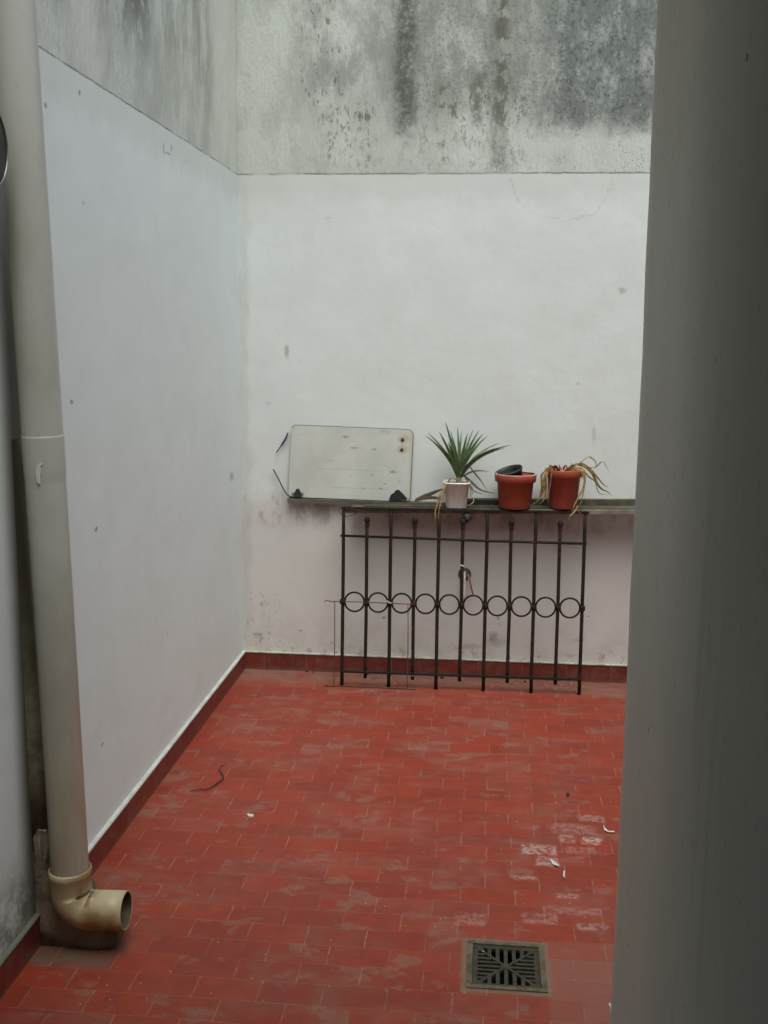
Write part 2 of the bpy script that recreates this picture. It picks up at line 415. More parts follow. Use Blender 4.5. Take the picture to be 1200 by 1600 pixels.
    h = n.add(n.mul(joint, -1.0), n.add(n.mul(rnd2, .35), n.mul(n.noise(40, 5, .6), .35)))
    n.bump(h, .35, .0025)
    return n.m

def skirting_material(axis):
    n = NB('dark_red_skirting_tile', .45, .5)
    u = n.x if axis == 'x' else n.y
    q = n.mul(n.add(u, 10.02), 1/.20); cell = n.math('FLOOR', q); f = n.sub(q, cell)
    d = n.mul(n.math('MINIMUM', f, n.sub(1, f)), .20)
    wn = n.t.nodes.new('ShaderNodeTexWhiteNoise'); n.t.links.new(n.vec(cell, 2.0, 1.0), wn.inputs[0])
    c = n.mix(wn.outputs['Value'], (.165, .026, .02), (.11, .018, .015))
    c = n.mix(n.ramp(n.noise(25, 5, .7), .45, .7, 0, .5), c, (.20, .10, .075))
    c = n.mix(n.ramp(d, .0008, .002, .5, 0), c, (.25, .15, .11))
    c = n.mix(n.mul(n.ramp(n.z, .02, .0), .5), c, (.16, .10, .07))
    n.color(c); n.bump(n.noise(60, 4, .6), .2, .001)
    return n.m

M_back = wall_material('weathered_back_plaster', 'back')
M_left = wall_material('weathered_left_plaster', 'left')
M_floor = floor_material(); M_skx = skirting_material('x'); M_sky = skirting_material('y')
n = NB('white_plaster_edge', .85, .25)
c = n.mix(n.ramp(n.noise(14, 4, .6), .4, .65), (.52, .545, .51), (.42, .44, .40)); n.color(n.mix(n.ramp(n.y, 2.62, 2.50, 0, .88), c, (.10, .105, .065))); n.bump(n.noise(40, 5, .7), .5, .003); M_edge = n.m
M_edge2 = simple('dirty_plaster_edge', (.48, .48, .42), .85, .3, 14, col2=(.30, .28, .22), bump=.5, bd=.003)
M_plain = simple('plain_plaster', (.55, .56, .53), .85, .15, 5)
M_int = simple('interior_paint', (.42, .40, .35), .9, .15, 4)
M_ground = simple('bare_ground', (.12, .10, .08), .9, .3, 3)
def jamb_material():
    n = NB('painted_jamb', .55, .4)
    s = n.noise(16, 5, .65, stretch=(1, 1, .12)); g = n.noise(3, 4, .6)
    c = n.mix(n.ramp(g, .35, .65), (.74, .71, .60), (.68, .655, .55))
    c = n.mix(n.mul(n.ramp(s, .56, .72), n.ramp(n.z, 1.6, 1.1, .05, .3)), c, (.22, .21, .18))
    c = n.mix(n.ramp(n.noise(120, 3, .5), .62, .72, 0, .25), c, (.25, .23, .2))
    vs = n.voro(17); c = n.mix(n.ramp(vs, .035, .05, .7, 0), c, (.12, .09, .07))
    n.color(c); n.bump(n.add(n.noise(8, 4, .6), n.mul(s, .5)), .35, .004); return n.m
M_jamb = jamb_material()

# ------------------------------------------------------------ setting
bm = bm_new()   # tiled floor with an opening for the drain
GX0, GX1, GY0, GY1 = -.020, .172, 2.425, 2.630
X0, X1, Y0, Y1 = -1.16, 1.75, .95, 4.91
for (a, b, c, d) in ((X0, GX0, Y0, Y1), (GX1, X1, Y0, Y1), (GX0, GX1, Y0, GY0), (GX0, GX1, GY1, Y1)):
    bm.faces.new([bm.verts.new(p) for p in ((a, c, 0), (b, c, 0), (b, d, 0), (a, d, 0))])
tag(obj('floor', bm, M_floor), kind='structure')
bm = bm_new(); s = 60
ring = [(-s, -s), (s, -s), (s, s), (-s, s)]; inn = [(-1.9, -2.7), (1.95, -2.7), (1.95, 5.1), (-1.9, 5.1)]
A = [bm.verts.new((*p, -.02)) for p in ring]; B = [bm.verts.new((*p, -.02)) for p in inn]
for i in range(4): bm.faces.new((A[i], A[(i+1) % 4], B[(i+1) % 4], B[i]))
tag(obj('ground', bm, M_ground), kind='structure')

def coated_wall(name, axis, face, inward, a, b, top, thick, mat, label):
    """plaster wall; the lower painted coat stands 3 mm proud below the border"""
    d = -inward
    prof = [(face, -.03), (face, ZB-.002), (face+d*.003, ZB+.001), (face+d*.003, top), (face+d*thick, top), (face+d*thick, -.03)]
    bm = bm_new(); prism(bm, prof, axis, a, b)
    t = thing(name, (face if axis == 'y' else (a+b)/2, face if axis == 'x' else (a+b)/2, 0), label, 'wall')
    obj('plaster', bm, mat, t)
    return t
TOP = 4.6
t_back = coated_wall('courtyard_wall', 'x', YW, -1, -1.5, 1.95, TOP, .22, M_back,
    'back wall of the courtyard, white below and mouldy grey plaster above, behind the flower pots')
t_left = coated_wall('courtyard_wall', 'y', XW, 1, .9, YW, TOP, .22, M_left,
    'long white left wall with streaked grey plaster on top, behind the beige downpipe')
# skirting tiles with a wobbly plaster edge on top
def skirting(axis, face, inward, a, b, mat, parent):
    o = face+inward*.010
    bm = bm_new(); z1 = .083
    pr = [(face-inward*.01, -.01), (o, -.01), (o, z1-.003), (o-inward*.003, z1), (face-inward*.01, z1)]
    prism(bm, pr, axis, a, b)
    sk = obj('skirting', bm, mat, parent)
    bm = bm_new(); n = int(abs(b-a)/.02)
    rows = []
    for i in range(n+1):
        t = a+(b-a)*i/n
        w1 = .5+.5*mnoise.noise(Vector((t*3.1, face*3, 0))); w2 = .5+.5*mnoise.noise(Vector((t*7, face, 4)))
        kk = .55 if axis == 'y' else .3
        lo = z1 - .003 - .008*w2*w1*kk; hi = z1+(.006+.010*w1)*kk; pro = .0118+.0012*w1
        pts = [(face-inward*.005, lo), (face+inward*pro, lo), (face+inward*(pro*.9), lo+.008), (face+inward*.002, hi), (face-inward*.005, hi)]
        rows.append([bm.verts.new((t, p[0], p[1]) if axis == 'x' else (p[0], t, p[1])) for p in pts])
    for A, B in zip(rows, rows[1:]):
        for k in range(4): bm.faces.new((A[k], A[k+1], B[k+1], B[k]))
    obj('plaster_edge', bm, M_edge if axis == 'y' else M_edge2, parent, True)
skirting('x', YW, -1, XW-.0, 1.73, M_skx, t_back)
skirting('y', XW, 1, 1.0, YW-.0101, M_sky, t_left)
# plaster ridge behind the downpipe
bm = bm_new(); rows = []
RZ = [(.29, .040), (.5, .034), (.8, .022), (1.05, .010), (1.3, .001)]
for z, wd in RZ:
    zz = z; y0 = 2.50-(z)*.02
    rows.append([bm.verts.new(p) for p in ((XW-.004, y0-.008, zz), (XW+wd*.6, y0-.002, zz), (XW+wd, y0+.010, zz), (XW+wd*1.02, y0+.022, zz), (XW-.004, y0+.07, zz))])
for A, B in zip(rows, rows[1:]):
    for k in range(4): bm.faces.new((A[k], A[k+1], B[k+1], B[k]))
bm.faces.new(rows[0])
n = NB('dirty_shaded_plaster', .9, .2); c = n.mix(n.ramp(n.noise(12, 5, .7), .4, .6), (.24, .22, .15), (.14, .125, .085))
n.color(n.mix(n.ramp(n.z, .45, 1.05), c, (.06, .055, .034))); n.bump(n.noise(60, 5, .7), .4, .002); M_ridge = n.m  # upper part darkened to match the shade painted behind the pipe
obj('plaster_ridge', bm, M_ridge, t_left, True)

t = thing('courtyard_wall', (1.75, 2.9, 0), 'right side wall of the courtyard hidden behind the door jamb', 'wall')
bm = bm_new(); box(bm, 1.75, 1.95, .45, YW, -.03, 2.5); obj('plaster', bm, M_plain, t)  # unseen wall kept low so more skylight reaches the left wall

# the house the picture is taken from: thick wall with doorway, dark room behind
house = thing('house', (0, 1, 0), 'house wall with the greyish beige door jamb filling the right edge', 'house')
JX = .1312
bm = bm_new()   # wall right of the doorway, softly rounded outer corner
r = .022; pts = [(JX, .45), (JX-.0005, .80), (JX-.0004, 1-r*2.2)]
for k in range(1, 8):
    a = math.pi/2*k/7; pts.append((JX+r-r*math.cos(a), 1-r+r*math.sin(a)*1.0))
pts += [(1.75-.001, 1.0), (1.75-.001, .45)]
N = 60; rows = []
for i in range(N+1):
    z = -.02+2.17*i/N
    dx = .0016*mnoise.noise(Vector((0, 0, z*3.1)))+.0008*mnoise.noise(Vector((0, 3, z*14)))
    rows.append([bm.verts.new((p[0]+(dx if p[0] < .5 else 0), p[1], z)) for p in pts])
for A, B in zip(rows, rows[1:]):
    for k in range(len(pts)): 
        k2 = (k+1) % len(pts); bm.faces.new((A[k], A[k2], B[k2], B[k]))
obj('door_jamb', bm, M_jamb, house, True)
bm = bm_new()
box(bm, -1.8, -1.10, .80, .999, -.02, 2.95)          # left of the doorway
box(bm, -1.0995, 1.749, .80, .998, 2.151, 2.95)      # over it
obj('facade', bm, M_plain, house)  # doorway widened out of view so courtyard light reaches the jamb
bm = bm_new()
box(bm, -1.9, -1.801, -2.6, -1.6, -.02, 2.9); box(bm, -1.899, -1.802, -1.599, .44, -.02, .85); box(bm, -1.899, -1.802, -1.599, .44, 2.2, 2.9); box(bm, -1.898, -1.803, .1, .44, .851, 2.199); box(bm, -1.9, -1.8, .441, .799, -.02, 2.9); box(bm, 1.801, 1.9, -2.6, .44, -.02, 2.9)  # opening added in the unseen left room wall to light the jamb
box(bm, -1.9, 1.9, -2.7, -2.601, -.02, 2.9)
obj('room_wall', bm, M_int, house)
bm = bm_new(); box(bm, -1.9, 1.9, -2.7, .795, 2.901, 3.1); obj('roof', bm, M_int, house)
bm = bm_new(); box(bm, -1.9, 1.8, -2.7, .9495, -.04, -.002); obj('room_floor', bm, M_int, house)

# ------------------------------------------------------------ downpipe
def pvc_material():
    n = NB('beige_pipe', .36, .5)
    g = n.noise(4, 4, .6, stretch=(1, 1, .5)); st = n.noise(30, 5, .7, stretch=(1, 1, .2))
    c = n.mix(n.ramp(g, .35, .65), (.40, .402, .36), (.31, .31, .265))
    c = n.mix(n.mul(n.ramp(n.z, 1.0, .15), n.ramp(st, .35, .65, .35, .9)), c, (.30, .245, .155))
    c = n.mix(n.mul(n.ramp(n.z, .24, .15), n.ramp(n.noise(16, 5, .6), .3, .6, .35, .9)), c, (.34, .22, .10))
    c = n.mix(n.ramp(n.noise(60, 4, .7), .6, .75, 0, .35), c, (.25, .22, .17))
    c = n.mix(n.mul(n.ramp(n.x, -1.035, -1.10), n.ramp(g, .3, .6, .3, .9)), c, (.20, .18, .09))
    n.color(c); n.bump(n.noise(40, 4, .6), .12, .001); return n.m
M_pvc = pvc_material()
M_spl = simple('cream_pvc', (.42, .36, .22), .45, .25, 9, col2=(.26, .16, .065), lo=.42, hi=.62)
M_white = simple('white_paint_blot', (.50, .51, .48), .6, .15, 50)
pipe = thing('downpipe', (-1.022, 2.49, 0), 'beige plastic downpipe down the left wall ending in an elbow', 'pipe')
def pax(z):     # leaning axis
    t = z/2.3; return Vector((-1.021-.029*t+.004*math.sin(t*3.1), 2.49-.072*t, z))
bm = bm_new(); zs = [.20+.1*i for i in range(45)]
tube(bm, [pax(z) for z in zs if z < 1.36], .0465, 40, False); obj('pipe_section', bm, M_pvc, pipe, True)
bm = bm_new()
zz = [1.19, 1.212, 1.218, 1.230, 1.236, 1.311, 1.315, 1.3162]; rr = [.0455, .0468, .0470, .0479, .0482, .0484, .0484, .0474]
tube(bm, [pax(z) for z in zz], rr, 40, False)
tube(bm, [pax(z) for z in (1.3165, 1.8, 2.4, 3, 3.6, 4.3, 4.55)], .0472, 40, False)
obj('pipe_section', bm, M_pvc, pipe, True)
bm = bm_new(); c = onY(61, 738, 2.405)
pl = [(-.004, -.026), (.003, -.030), (.004, -.012), (.007, .008), (.006, .016), (.011, .020), (.010, .026), (.001, .022), (-.006, .008), (-.007, -.008)]
vs = [bm.verts.new((c.x+a*.9, 0, c.z+b*.9)) for a, b in pl]
ax = pax(c.z)
for v in vs: v.co.y = ax.y-math.sqrt(max(0, .0497**2-(v.co.x-ax.x)**2))-.0008
bm.faces.new(vs); g_ = bmesh.ops.extrude_face_region(bm, geom=bm.faces[:])
for v in [q for q in g_['geom'] if isinstance(q, bmesh.types.BMVert)]: v.co.y += .004
obj('paint_blot', bm, M_white, pipe)
# elbow
bm = bm_new(); a0 = pax(.215); path = []; rads = []
for z, r_ in ((.222, .0500), (.218, .0535), (.206, .0540), (.200, .0515), (.170, .0505)): path.append(pax(z)); rads.append(r_)
ez = .107; br = .0508
cx, cy_ = a0.x+br, 2.487
for k in range(0, 13):
    a = math.pi/2*k/12; path.append(Vector((cx-br*math.cos(a), cy_, ez+br-br*math.sin(a)))); rads.append(.050)
for x in (-.95, -.92, -.8805): path.append(Vector((x, cy_-.001, ez+.001+(x+1)*.03))); rads.append(.0485)
tube(bm, path, rads, 40, False)
bore = [Vector((x, cy_-.001, ez+.001+(x+1)*.03)) for x in (-.8815, -.93, -.965)]+[Vector((cx-br*math.cos(a), cy_, ez+br-br*math.sin(a))) for a in [math.pi/2*k/5 for k in (4, 3, 2, 1)]]
el_ = obj('elbow', bm, M_spl, pipe, True)
md = el_.modifiers.new('s', 'SOLIDIFY'); md.thickness = .0035; md.offset = -1
bm = bm_new(); tube(bm, bore, .0444, 32, False); obj('bore', bm, simple('dark_bore', (.07, .055, .035), .8, .4, 20, col2=(.14, .11, .06)), pipe, True)  # dark inner tube lining the elbow mouth
# mortar bedding
M_mort = simple('damp_mortar', (.25, .215, .15), .95, .45, 18, col2=(.13, .115, .08), bump=.6, bd=.006)
bm = bm_new()
out = [(49, 1325), (54, 1306), (63, 1296), (71, 1300), (74, 1316), (82, 1340), (110, 1352), (125, 1400), (130, 1452), (165, 1452), (183, 1450), (188, 1462), (182, 1474), (168, 1483), (120, 1484), (45, 1486)]
poly = [(onY(x, y, 2.487).x, onY(x, y, 2.487).z) for x, y in out]
poly = [(max(x, XW-.004), max(z, -.006)) for x, z in poly]
prism(bm, poly, 'y', 2.487, 2.575)
bmesh.ops.triangulate(bm, faces=bm.faces[:])
bmesh.ops.subdivide_edges(bm, edges=bm.edges[:], cuts=3, use_grid_fill=True)
rough(bm, .008, 30, 3); rough(bm, .004, 95, 5)
tag(obj('mortar_block', bm, M_mort, None, True), 'rough damp grey mortar lump bedding the elbow of the downpipe', 'mortar')

# round black fitting at the left edge
M_blk = simple('black_gloss', (.010, .010, .012), .5, .3, 20)
M_rim = simple('pale_metal_rim', (.22, .23, .22), .35, .3, 40, metal=.6)
_p = onX(11.5, 236, -1.038); lc = Vector((XW, _p.y-.0885, _p.z)); DX = .082
lamp = thing('wall_fitting', lc, 'round black fitting with thin pale rim at the left edge beside the pipe', 'wall fitting')
bm = bm_new(); lathe(bm, lc, [(.070, 0), (.080, .008), (.086, .060), (.0865, DX-.001), (.0, DX-.0008)], 48, Vector((1, 0, 0)))
obj('body', bm, M_blk, lamp, True)
bm = bm_new(); lathe(bm, lc, [(.0845, DX), (.0875, DX-.001), (.0885, DX+.001), (.0875, DX+.003), (.0845, DX+.003), (.0845, DX)], 56, Vector((1, 0, 0)))
obj('rim', bm, M_rim, lamp, True)
bm = bm_new(); lathe(bm, lc, [(.084, DX), (.083, DX+.001), (.06, DX+.002), (.03, DX+.003), (0, DX+.003)], 48, Vector((1, 0, 0)))
obj('cover', bm, M_blk, lamp, True)

# ------------------------------------------------------------ drain
M_iron = simple('old_drain_metal', (.055, .047, .03), .7, .4, 40, col2=(.03, .028, .018), metal=.3)
M_cem = simple('drain_frame_cement', (.12, .10, .064), .85, .35, 30, col2=(.06, .05, .03), bump=.5, bd=.003)
M_dark = simple('drain_pit', (.012, .011, .009), .9, .3, 10)
dr = thing('floor_drain', ((GX0+GX1)/2, (GY0+GY1)/2, 0), 'square metal floor drain grate set in the red tiles at the bottom', 'drain')
bm = bm_new()
def frame(bm, x0, x1, y0, y1, w_, z0, z1):
    box(bm, x0, x1, y0, y0+w_, z0, z1); box(bm, x0, x1, y1-w_, y1, z0, z1)
    box(bm, x0, x0+w_, y0+w_, y1-w_, z0, z1-.0006); box(bm, x1-w_, x1, y0+w_, y1-w_, z0, z1-.0006)
frame(bm, GX0-.002, GX1+.002, GY0-.002, GY1+.002, .014, -.02, .0035)
for v in bm.verts: pass
obj('frame', bm, M_cem, dr)
bm = bm_new()
gx0, gx1, gy0, gy1 = GX0+.0125, GX1-.0125, GY0+.0125, GY1-.0125
frame(bm, gx0, gx1, gy0, gy1, .013, -.008, -.001)
mx_, my_ = (gx0+gx1)/2, (gy0+gy1)/2
bar(bm, (gx0+.008, gy0+.008, -.005), (gx1-.008, gy1-.008, -.005), .0075, .0075)
bar(bm, (gx0+.008, gy1-.008, -.0047), (gx1-.008, gy0+.008, -.0047), .0075, .0075)
box(bm, mx_-.011, mx_+.011, my_-.011, my_+.011, -.009, -.0004)
hx, hy = (gx1-gx0)/2-.012, (gy1-gy0)/2-.012
for k in range(-3, 4):
    x = mx_+k*.0205; lim = abs(k)*.0205*hy/hx*.97+.004
    if lim < hy:
        for sg in (-1, 1):
            ya, yb = sorted((my_+sg*lim, my_+sg*hy)); box(bm, x-.0048, x+.0048, ya, yb, -.0085, -.0018)
for k in range(-4, 5):
    y = my_+k*.0172; lim = abs(k)*.0172*hx/hy*.97+.006
    if lim < hx:
        for sg in (-1, 1):
            xa, xb = sorted((mx_+sg*lim, mx_+sg*hx)); box(bm, xa, xb, y-.0040, y+.0040, -.0085, -.0024)
obj('grate', bm, M_iron, dr)
bm = bm_new(); box(bm, GX0+.001, GX1-.001, GY0+.001, GY1-.001, -.16, -.155)
for a, b, c, d in ((GX0, GX0+.004, GY0, GY1), (GX1-.004, GX1, GY0, GY1), (GX0+.004, GX1-.004, GY0, GY0+.004), (GX0+.004, GX1-.004, GY1-.004, GY1)):
    box(bm, a, b, c, d, -.155, -.0205)
obj('pit', bm, M_dark, dr)

# ------------------------------------------------------------ shelf of old battens
M_wood = NB('weathered_wood', .8, .3)
_n = M_wood; g = _n.noise(25, 6, .7, stretch=(.12, 1, 1)); g2 = _n.noise(9, 5, .7, stretch=(.4, 1, 1))
_c = _n.mix(_n.ramp(g, .35, .65), (.125, .115, .09), (.06, .056, .04))
_c = _n.mix(_n.ramp(g2, .48, .62, 0, .8), _c, (.055, .055, .032)); _n.color(_c); _n.bump(g, .5, .003); M_wood = _n.m
M_dwood = simple('mossy_dark_wood', (.055, .05, .033), .85, .4, 25, col2=(.10, .085, .05), bump=.5, bd=.003)
M_pwood = simple('pale_batten', (.20, .19, .155), .8, .4, 14, col2=(.10, .085, .06), bump=.4, bd=.002)
def zl(x): return .811+.020*x
shelf = thing('shelf', (-.12, 4.8, .79), 'narrow shelf of old weathered battens along the back wall under the pots', 'shelf')
def lath(name, mat, x0, x1, y0, y1, dz0, dz1, n=24, seed=0):
    bm = bm_new(); rows = []
    for i in range(n+1):
        x = x0+(x1-x0)*i/n; z = zl(x); j = .0016*mnoise.noise(Vector((x*5, seed, 0))); k = .0020*mnoise.noise(Vector((x*7, seed, 5)))
        rows.append([bm.verts.new(p) for p in ((x, y0+k, z+dz0+j), (x, y0+k, z+dz1+j), (x, y1, z+dz1+j), (x, y1, z+dz0+j))])
    for A, B in zip(rows, rows[1:]):
        for q in range(4): bm.faces.new((A[q], A[(q+1) % 4], B[(q+1) % 4], B[q]))
    bm.faces.new(rows[0]); bm.faces.new(rows[-1][::-1])
    return obj(name, bm, mat, shelf)
lath('board', M_wood, -.60, .95, 4.743, 4.822, -.016, 0, seed=1)
lath('front_batten', M_pwood, -.62, .95, 4.716, 4.741, -.021, -.004, seed=2)
zA = onY(452, 778, 4.84); zB_ = onY(640, 784.2, 4.84)
def zl2(x): return zA.z+(zB_.z-zA.z)*(x-zA.x)/(zB_.x-zA.x)
_z = zl; zl = zl2
lath('back_batten', M_wood, -.900, -.16, 4.824, 4.868, -.019, 0, seed=3)
def zl(x): return .838+.018*(x-.1)
lath('back_batten', M_dwood, -.159, .95, 4.830, 4.868, -.026, 0, seed=3)
zl = _z
lath('packing_strip', M_dwood, -.54, .10, 4.752, 4.775, .0008, .007, seed=4)

# ------------------------------------------------------------ white panel leaning over the shelf
def panel_material():
    n = NB('scuffed_white_board', .5, .4)
    c = n.mix(n.ramp(n.noise(7, 4, .6), .35, .65), (.53, .55, .505), (.46, .48, .435))
    sc = n.ramp(n.noise(30, 5, .7, stretch=(.25, 1, 1.3)), .60, .70, 0, .45); c = n.mix(sc, c, (.28, .27, .22))
    for (x, y, ru, rv, k) in [(538, 683, .014, .005, .8), (552, 701, .016, .004, .85), (583, 703, .011, .004, .9), (613, 738, .014, .004, .9), (595, 764, .010, .004, .95), (566, 764, .008, .003, .6),
                              (581, 743, .006, .004, .7), (548, 744, .005, .003, .6), (601, 757, .006, .004, .9), (515, 720, .016, .003, .4), (623, 753, .005, .003, .6), (600, 676, .02, .01, .3)]:
        q = onY(x, y, 4.82); su = n.add(n.x, n.mul(n.sub(n.noise(75, 5, .7), .5), ru*3)); sv = n.add(n.z, n.mul(n.sub(n.noise(95, 5, .7, stretch=(.5, 1, 1)), .5), rv*6))
        c = n.mix(n.mul(n.spot(su, sv, q.x, q.z, ru, rv, .7), k*.7), c, (.12, .115, .10))
    for (x, y, L) in [(560, 764, .27), (545, 735, .3)]:
        q = onY(x, y, 4.82); vz = n.add(n.z, n.mul(n.x, .02)); 
        c = n.mix(n.mul(n.mul(n.ramp(n.math('ABSOLUTE', n.sub(vz, q.z+q.x*.02)), .0006, .0022, 1, 0), n.band(n.x, q.x-L/2, q.x+L/2, .02)), .35), c, (.22, .21, .18))
    for (x, y) in [(629, 687), (628, 703)]:
        q = onY(x, y, 4.83); c = n.mix(n.mul(n.spot(n.add(n.x, n.mul(n.sub(n.noise(70, 3, .6), .5), .02)), n.z, q.x+.003, q.z, .024, .016, .6), .5), c, (.34, .25, .11))
    q = onY(641, 725, 4.83); c = n.mix(n.mul(n.band(n.x, q.x-.006, q.x+.05, .008), .4), c, (.40, .33, .20))
    n.color(c); n.bump(n.noise(50, 4, .6), .12, .001); return n.m
M_panel = panel_material()
M_trim = simple('dark_edging', (.05, .053, .05), .5, .4, 30, col2=(.06, .06, .05))
M_blue = simple('dark_blue_edging', (.022, .026, .07), .45, .3, 30)
pan = thing('white_panel', (-.62, 4.80, .80), 'scuffed white board with rounded corners leaning on the wall above the shelf', 'board')
Yb, Yt = 4.842, 4.861
cor = [(451, 776), (640, 783.5), (645.5, 672), (456, 664.5)]
q = [onY(*cor[0], Yb), onY(*cor[1], Yb), onY(*cor[2], Yt), onY(*cor[3], Yt)]
O = q[0]; eu = (q[1]-q[0]); ev = (q[3]-q[0]); q2 = q[2]
def pp_(u, v): return q[0]*(1-u)*(1-v)+q[1]*u*(1-v)+q[2]*u*v+q[3]*(1-u)*v
nrm = eu.cross(ev).normalized()
if nrm.y > 0: nrm = -nrm
W_, H_ = eu.length, ev.length
def rounded(rr=(.022, .022, .026, .022), k=7, ins=0):
    pts = []
    for ci, (cu, cv, a0) in enumerate(((0, 0, 180), (1, 0, 270), (1, 1, 0), (0, 1, 90))):
        r_ = rr[ci]
        cxu = r_ if cu == 0 else W_-r_; cyv = r_ if cv == 0 else H_-r_
        for i in range(k+1):
            a = math.radians(a0+90*i/k); pts.append(((cxu+(r_+ins)*math.cos(a))/W_, (cyv+(r_+ins)*math.sin(a))/H_))
    return pts
outl = rounded()
bm = bm_new()
fr = [bm.verts.new(pp_(u, v)+nrm*.004) for u, v in outl]; bk = [bm.verts.new(pp_(u, v)-nrm*.004) for u, v in outl]
bm.faces.new(fr); bm.faces.new(bk[::-1])
for i in range(len(fr)): bm.faces.new((fr[i], fr[(i+1) % len(fr)], bk[(i+1) % len(fr)], bk[i]))
obj('board', bm, M_panel, pan)
bm = bm_new(); o2 = rounded(ins=.0022)
tp = [pp_(u, v) for u, v in o2]
# edging runs over the bottom, right and top edge, open on the left
seq = tp[5:8]+tp[8:32][:24]
seq = tp[4:30]
tube(bm, seq, .0014, 8); obj('edging', bm, M_trim, pan, True)
bm = bm_new()
def onPan(x, y, t=.3): return onY(x, y, Yb+(Yt-Yb)*t)+nrm*.002
tube(bm, spline([onPan(427, 733, .4), onPan(436, 750, .3), onPan(444, 766, .1), onPan(449, 773, .05), onPan(456, 776, 0), onPan(470, 777, 0)], 4), .0032, 8)
obj('edging', bm, M_trim, pan, True)
bm = bm_new(); tube(bm, spline([onPan(432, 707, .6), onPan(441, 694, .7), onPan(447, 684, .8), onPan(450, 676, .9)], 4), [.0026]*4+[.0042]*6+[.0034]*3, 8)
obj('edging', bm, M_blue, pan, True)
M_rust = simple('rust', (.09, .035, .018), .8, .4, 60, col2=(.04, .02, .012), bump=.5)
for (x, y) in [(629, 687), (628, 703)]:
    bm = bm_new(); p = onPan(x, y, .85)+nrm*.005; lathe(bm, p, [(.0, .004), (.004, .0035), (.0075, .001), (.008, -.002)], 14, nrm); rough(bm, .0015, 200, x)
    obj('screw', bm, M_rust, pan, True)
# small clamp on the panel's lower left corner
M_clamp = simple('dark_clamp_metal', (.06, .062, .06), .4, .4, 50, metal=.5)
cl = thing('clamp', onPan(465, 776, 0), 'small dark metal clamp at the lower left corner of the white board', 'clamp')
c0 = onPan(466, 771, .02)+nrm*.008
bm = bm_new(); box(bm, c0.x-.016, c0.x+.016, c0.y-.008, c0.y+.004, c0.z-.012, c0.z+.006); bmesh.ops.bevel(bm, geom=bm.edges[:], offset=.002, segments=1)
obj('body', bm, M_clamp, cl)
bm = bm_new(); prism(bm, [(c0.x-.013, c0.z+.0065), (c0.x+.013, c0.z+.0065), (c0.x+.006, c0.z+.022), (c0.x-.006, c0.z+.022)], 'y', c0.y-.006, c0.y+.002); obj('jaw', bm, M_clamp, cl)
M_steel = simple('grey_steel', (.25, .26, .25), .4, .3, 50, metal=.7)
for sx in (-1, 1):
    bm = bm_new(); lathe(bm, c0+Vector((sx*.021, -.003, .001)), [(0, -.005), (.006, -.005), (.006, .005), (0, .005)], 10, Vector((1, 0, 0))); obj('knob', bm, M_steel, cl, True)
# crumpled black scrap at the lower right corner
M_rub = simple('black_plastic_scrap', (.014, .014, .013), .6, .4, 40)
def blob(c, rx, ry, rz, seed, amp=.3, sub=3):
    bm = bm_new(); bmesh.ops.create_icosphere(bm, subdivisions=sub, radius=1)
    for v in bm.verts:
        k = 1+amp*mnoise.noise(v.co*1.9+Vector((seed, 0, 0)))*1.6+amp*.4*mnoise.noise(v.co*5+Vector((seed, 2, 0)))
        v.co = Vector((v.co.x*rx*k, v.co.y*ry*k, v.co.z*rz*k))+c
    return bm
p = onY(620, 774, 4.765); bm = bm_new()
pg = [onY(x, y, 4.83) for x, y in [(608, 782), (611, 773), (616, 770), (619, 766), (624, 765.5), (629, 771), (636, 780), (634, 782)]]
prism(bm, [(a.x, a.z) for a in pg], 'y', 4.824, 4.834); bmesh.ops.triangulate(bm, faces=bm.faces[:]); bmesh.ops.subdivide_edges(bm, edges=bm.edges[:], cuts=2); rough(bm, .003, 90, 4)
tag(obj('plastic_scrap', bm, M_rub), 'crumpled black scrap on the shelf before the lower right corner of the board', 'scrap')

# ------------------------------------------------------------ iron grille
M_black = simple('black_painted_iron', (.016, .012, .010), .75, .4, 45, col2=(.050, .022, .013), spec=.2, bump=.6, bd=.002, lo=.5, hi=.68)
FY, TY, GH = 4.664, 4.702, .800
GXL, GXR = -.6265, .4245
def gp(x, z):      # leaning plane of the grille
    k = (x-GXL)/(GXR-GXL); return Vector((x, FY+.010*k+(TY-FY)*z/GH, z+.002*k))
gr = thing('iron_grille', (-.1, FY, 0), 'black iron window grille with a row of rings leaning below the shelf', 'grille')
sp = (GXR-GXL)/10; ZR = .384
bands = []
for i in range(11):
    x = GXL+sp*i; bm = bm_new()
    if i % 2 == 0:
        tube(bm, [gp(x+.0016*mnoise.noise(Vector((x*9, z*4, 1))), z) for z in [.0005+(GH-.002)*k/10 for k in range(11)]], [.0078+.0003*mnoise.noise(Vector((x, k*.9, 7))) for k in range(11)], 12)
    else:
        tube(bm, [gp(x+.0016*mnoise.noise(Vector((x*9, z*4, 1))), z) for z in [.040+.695*k/10 for k in range(11)]], .0076, 12)
        lathe(bm, gp(x, .722), [(.0095, 0), (.0105, .004), (.0095, .010), (.0078, .012), (.0105, .018), (.0135, .027), (.0128, .036), (.008, .043), (0, .045)], 16)
    b_ = obj('bar', bm, M_black, gr, True)
    bm = bm_new(); lathe(bm, gp(x, ZR-.011), [(.0075, 0), (.0125, .001), (.0135, .005), (.0135, .017), (.0125, .021), (.0075, .022)], 16); obj('collar', bm, M_black, gr, True)
    bands.append(b_)
for i in range(10):
    c = gp(GXL+sp*(i+.5), ZR); rr_ = sp/2-.0095; bm = bm_new()
    tube(bm, [gp(c.x+rr_*math.cos(a), ZR+rr_*math.sin(a)) for a in [2*math.pi*k/36 for k in range(36)]], .0042, 8, closed=True)
    obj('ring', bm, M_black, gr, True)
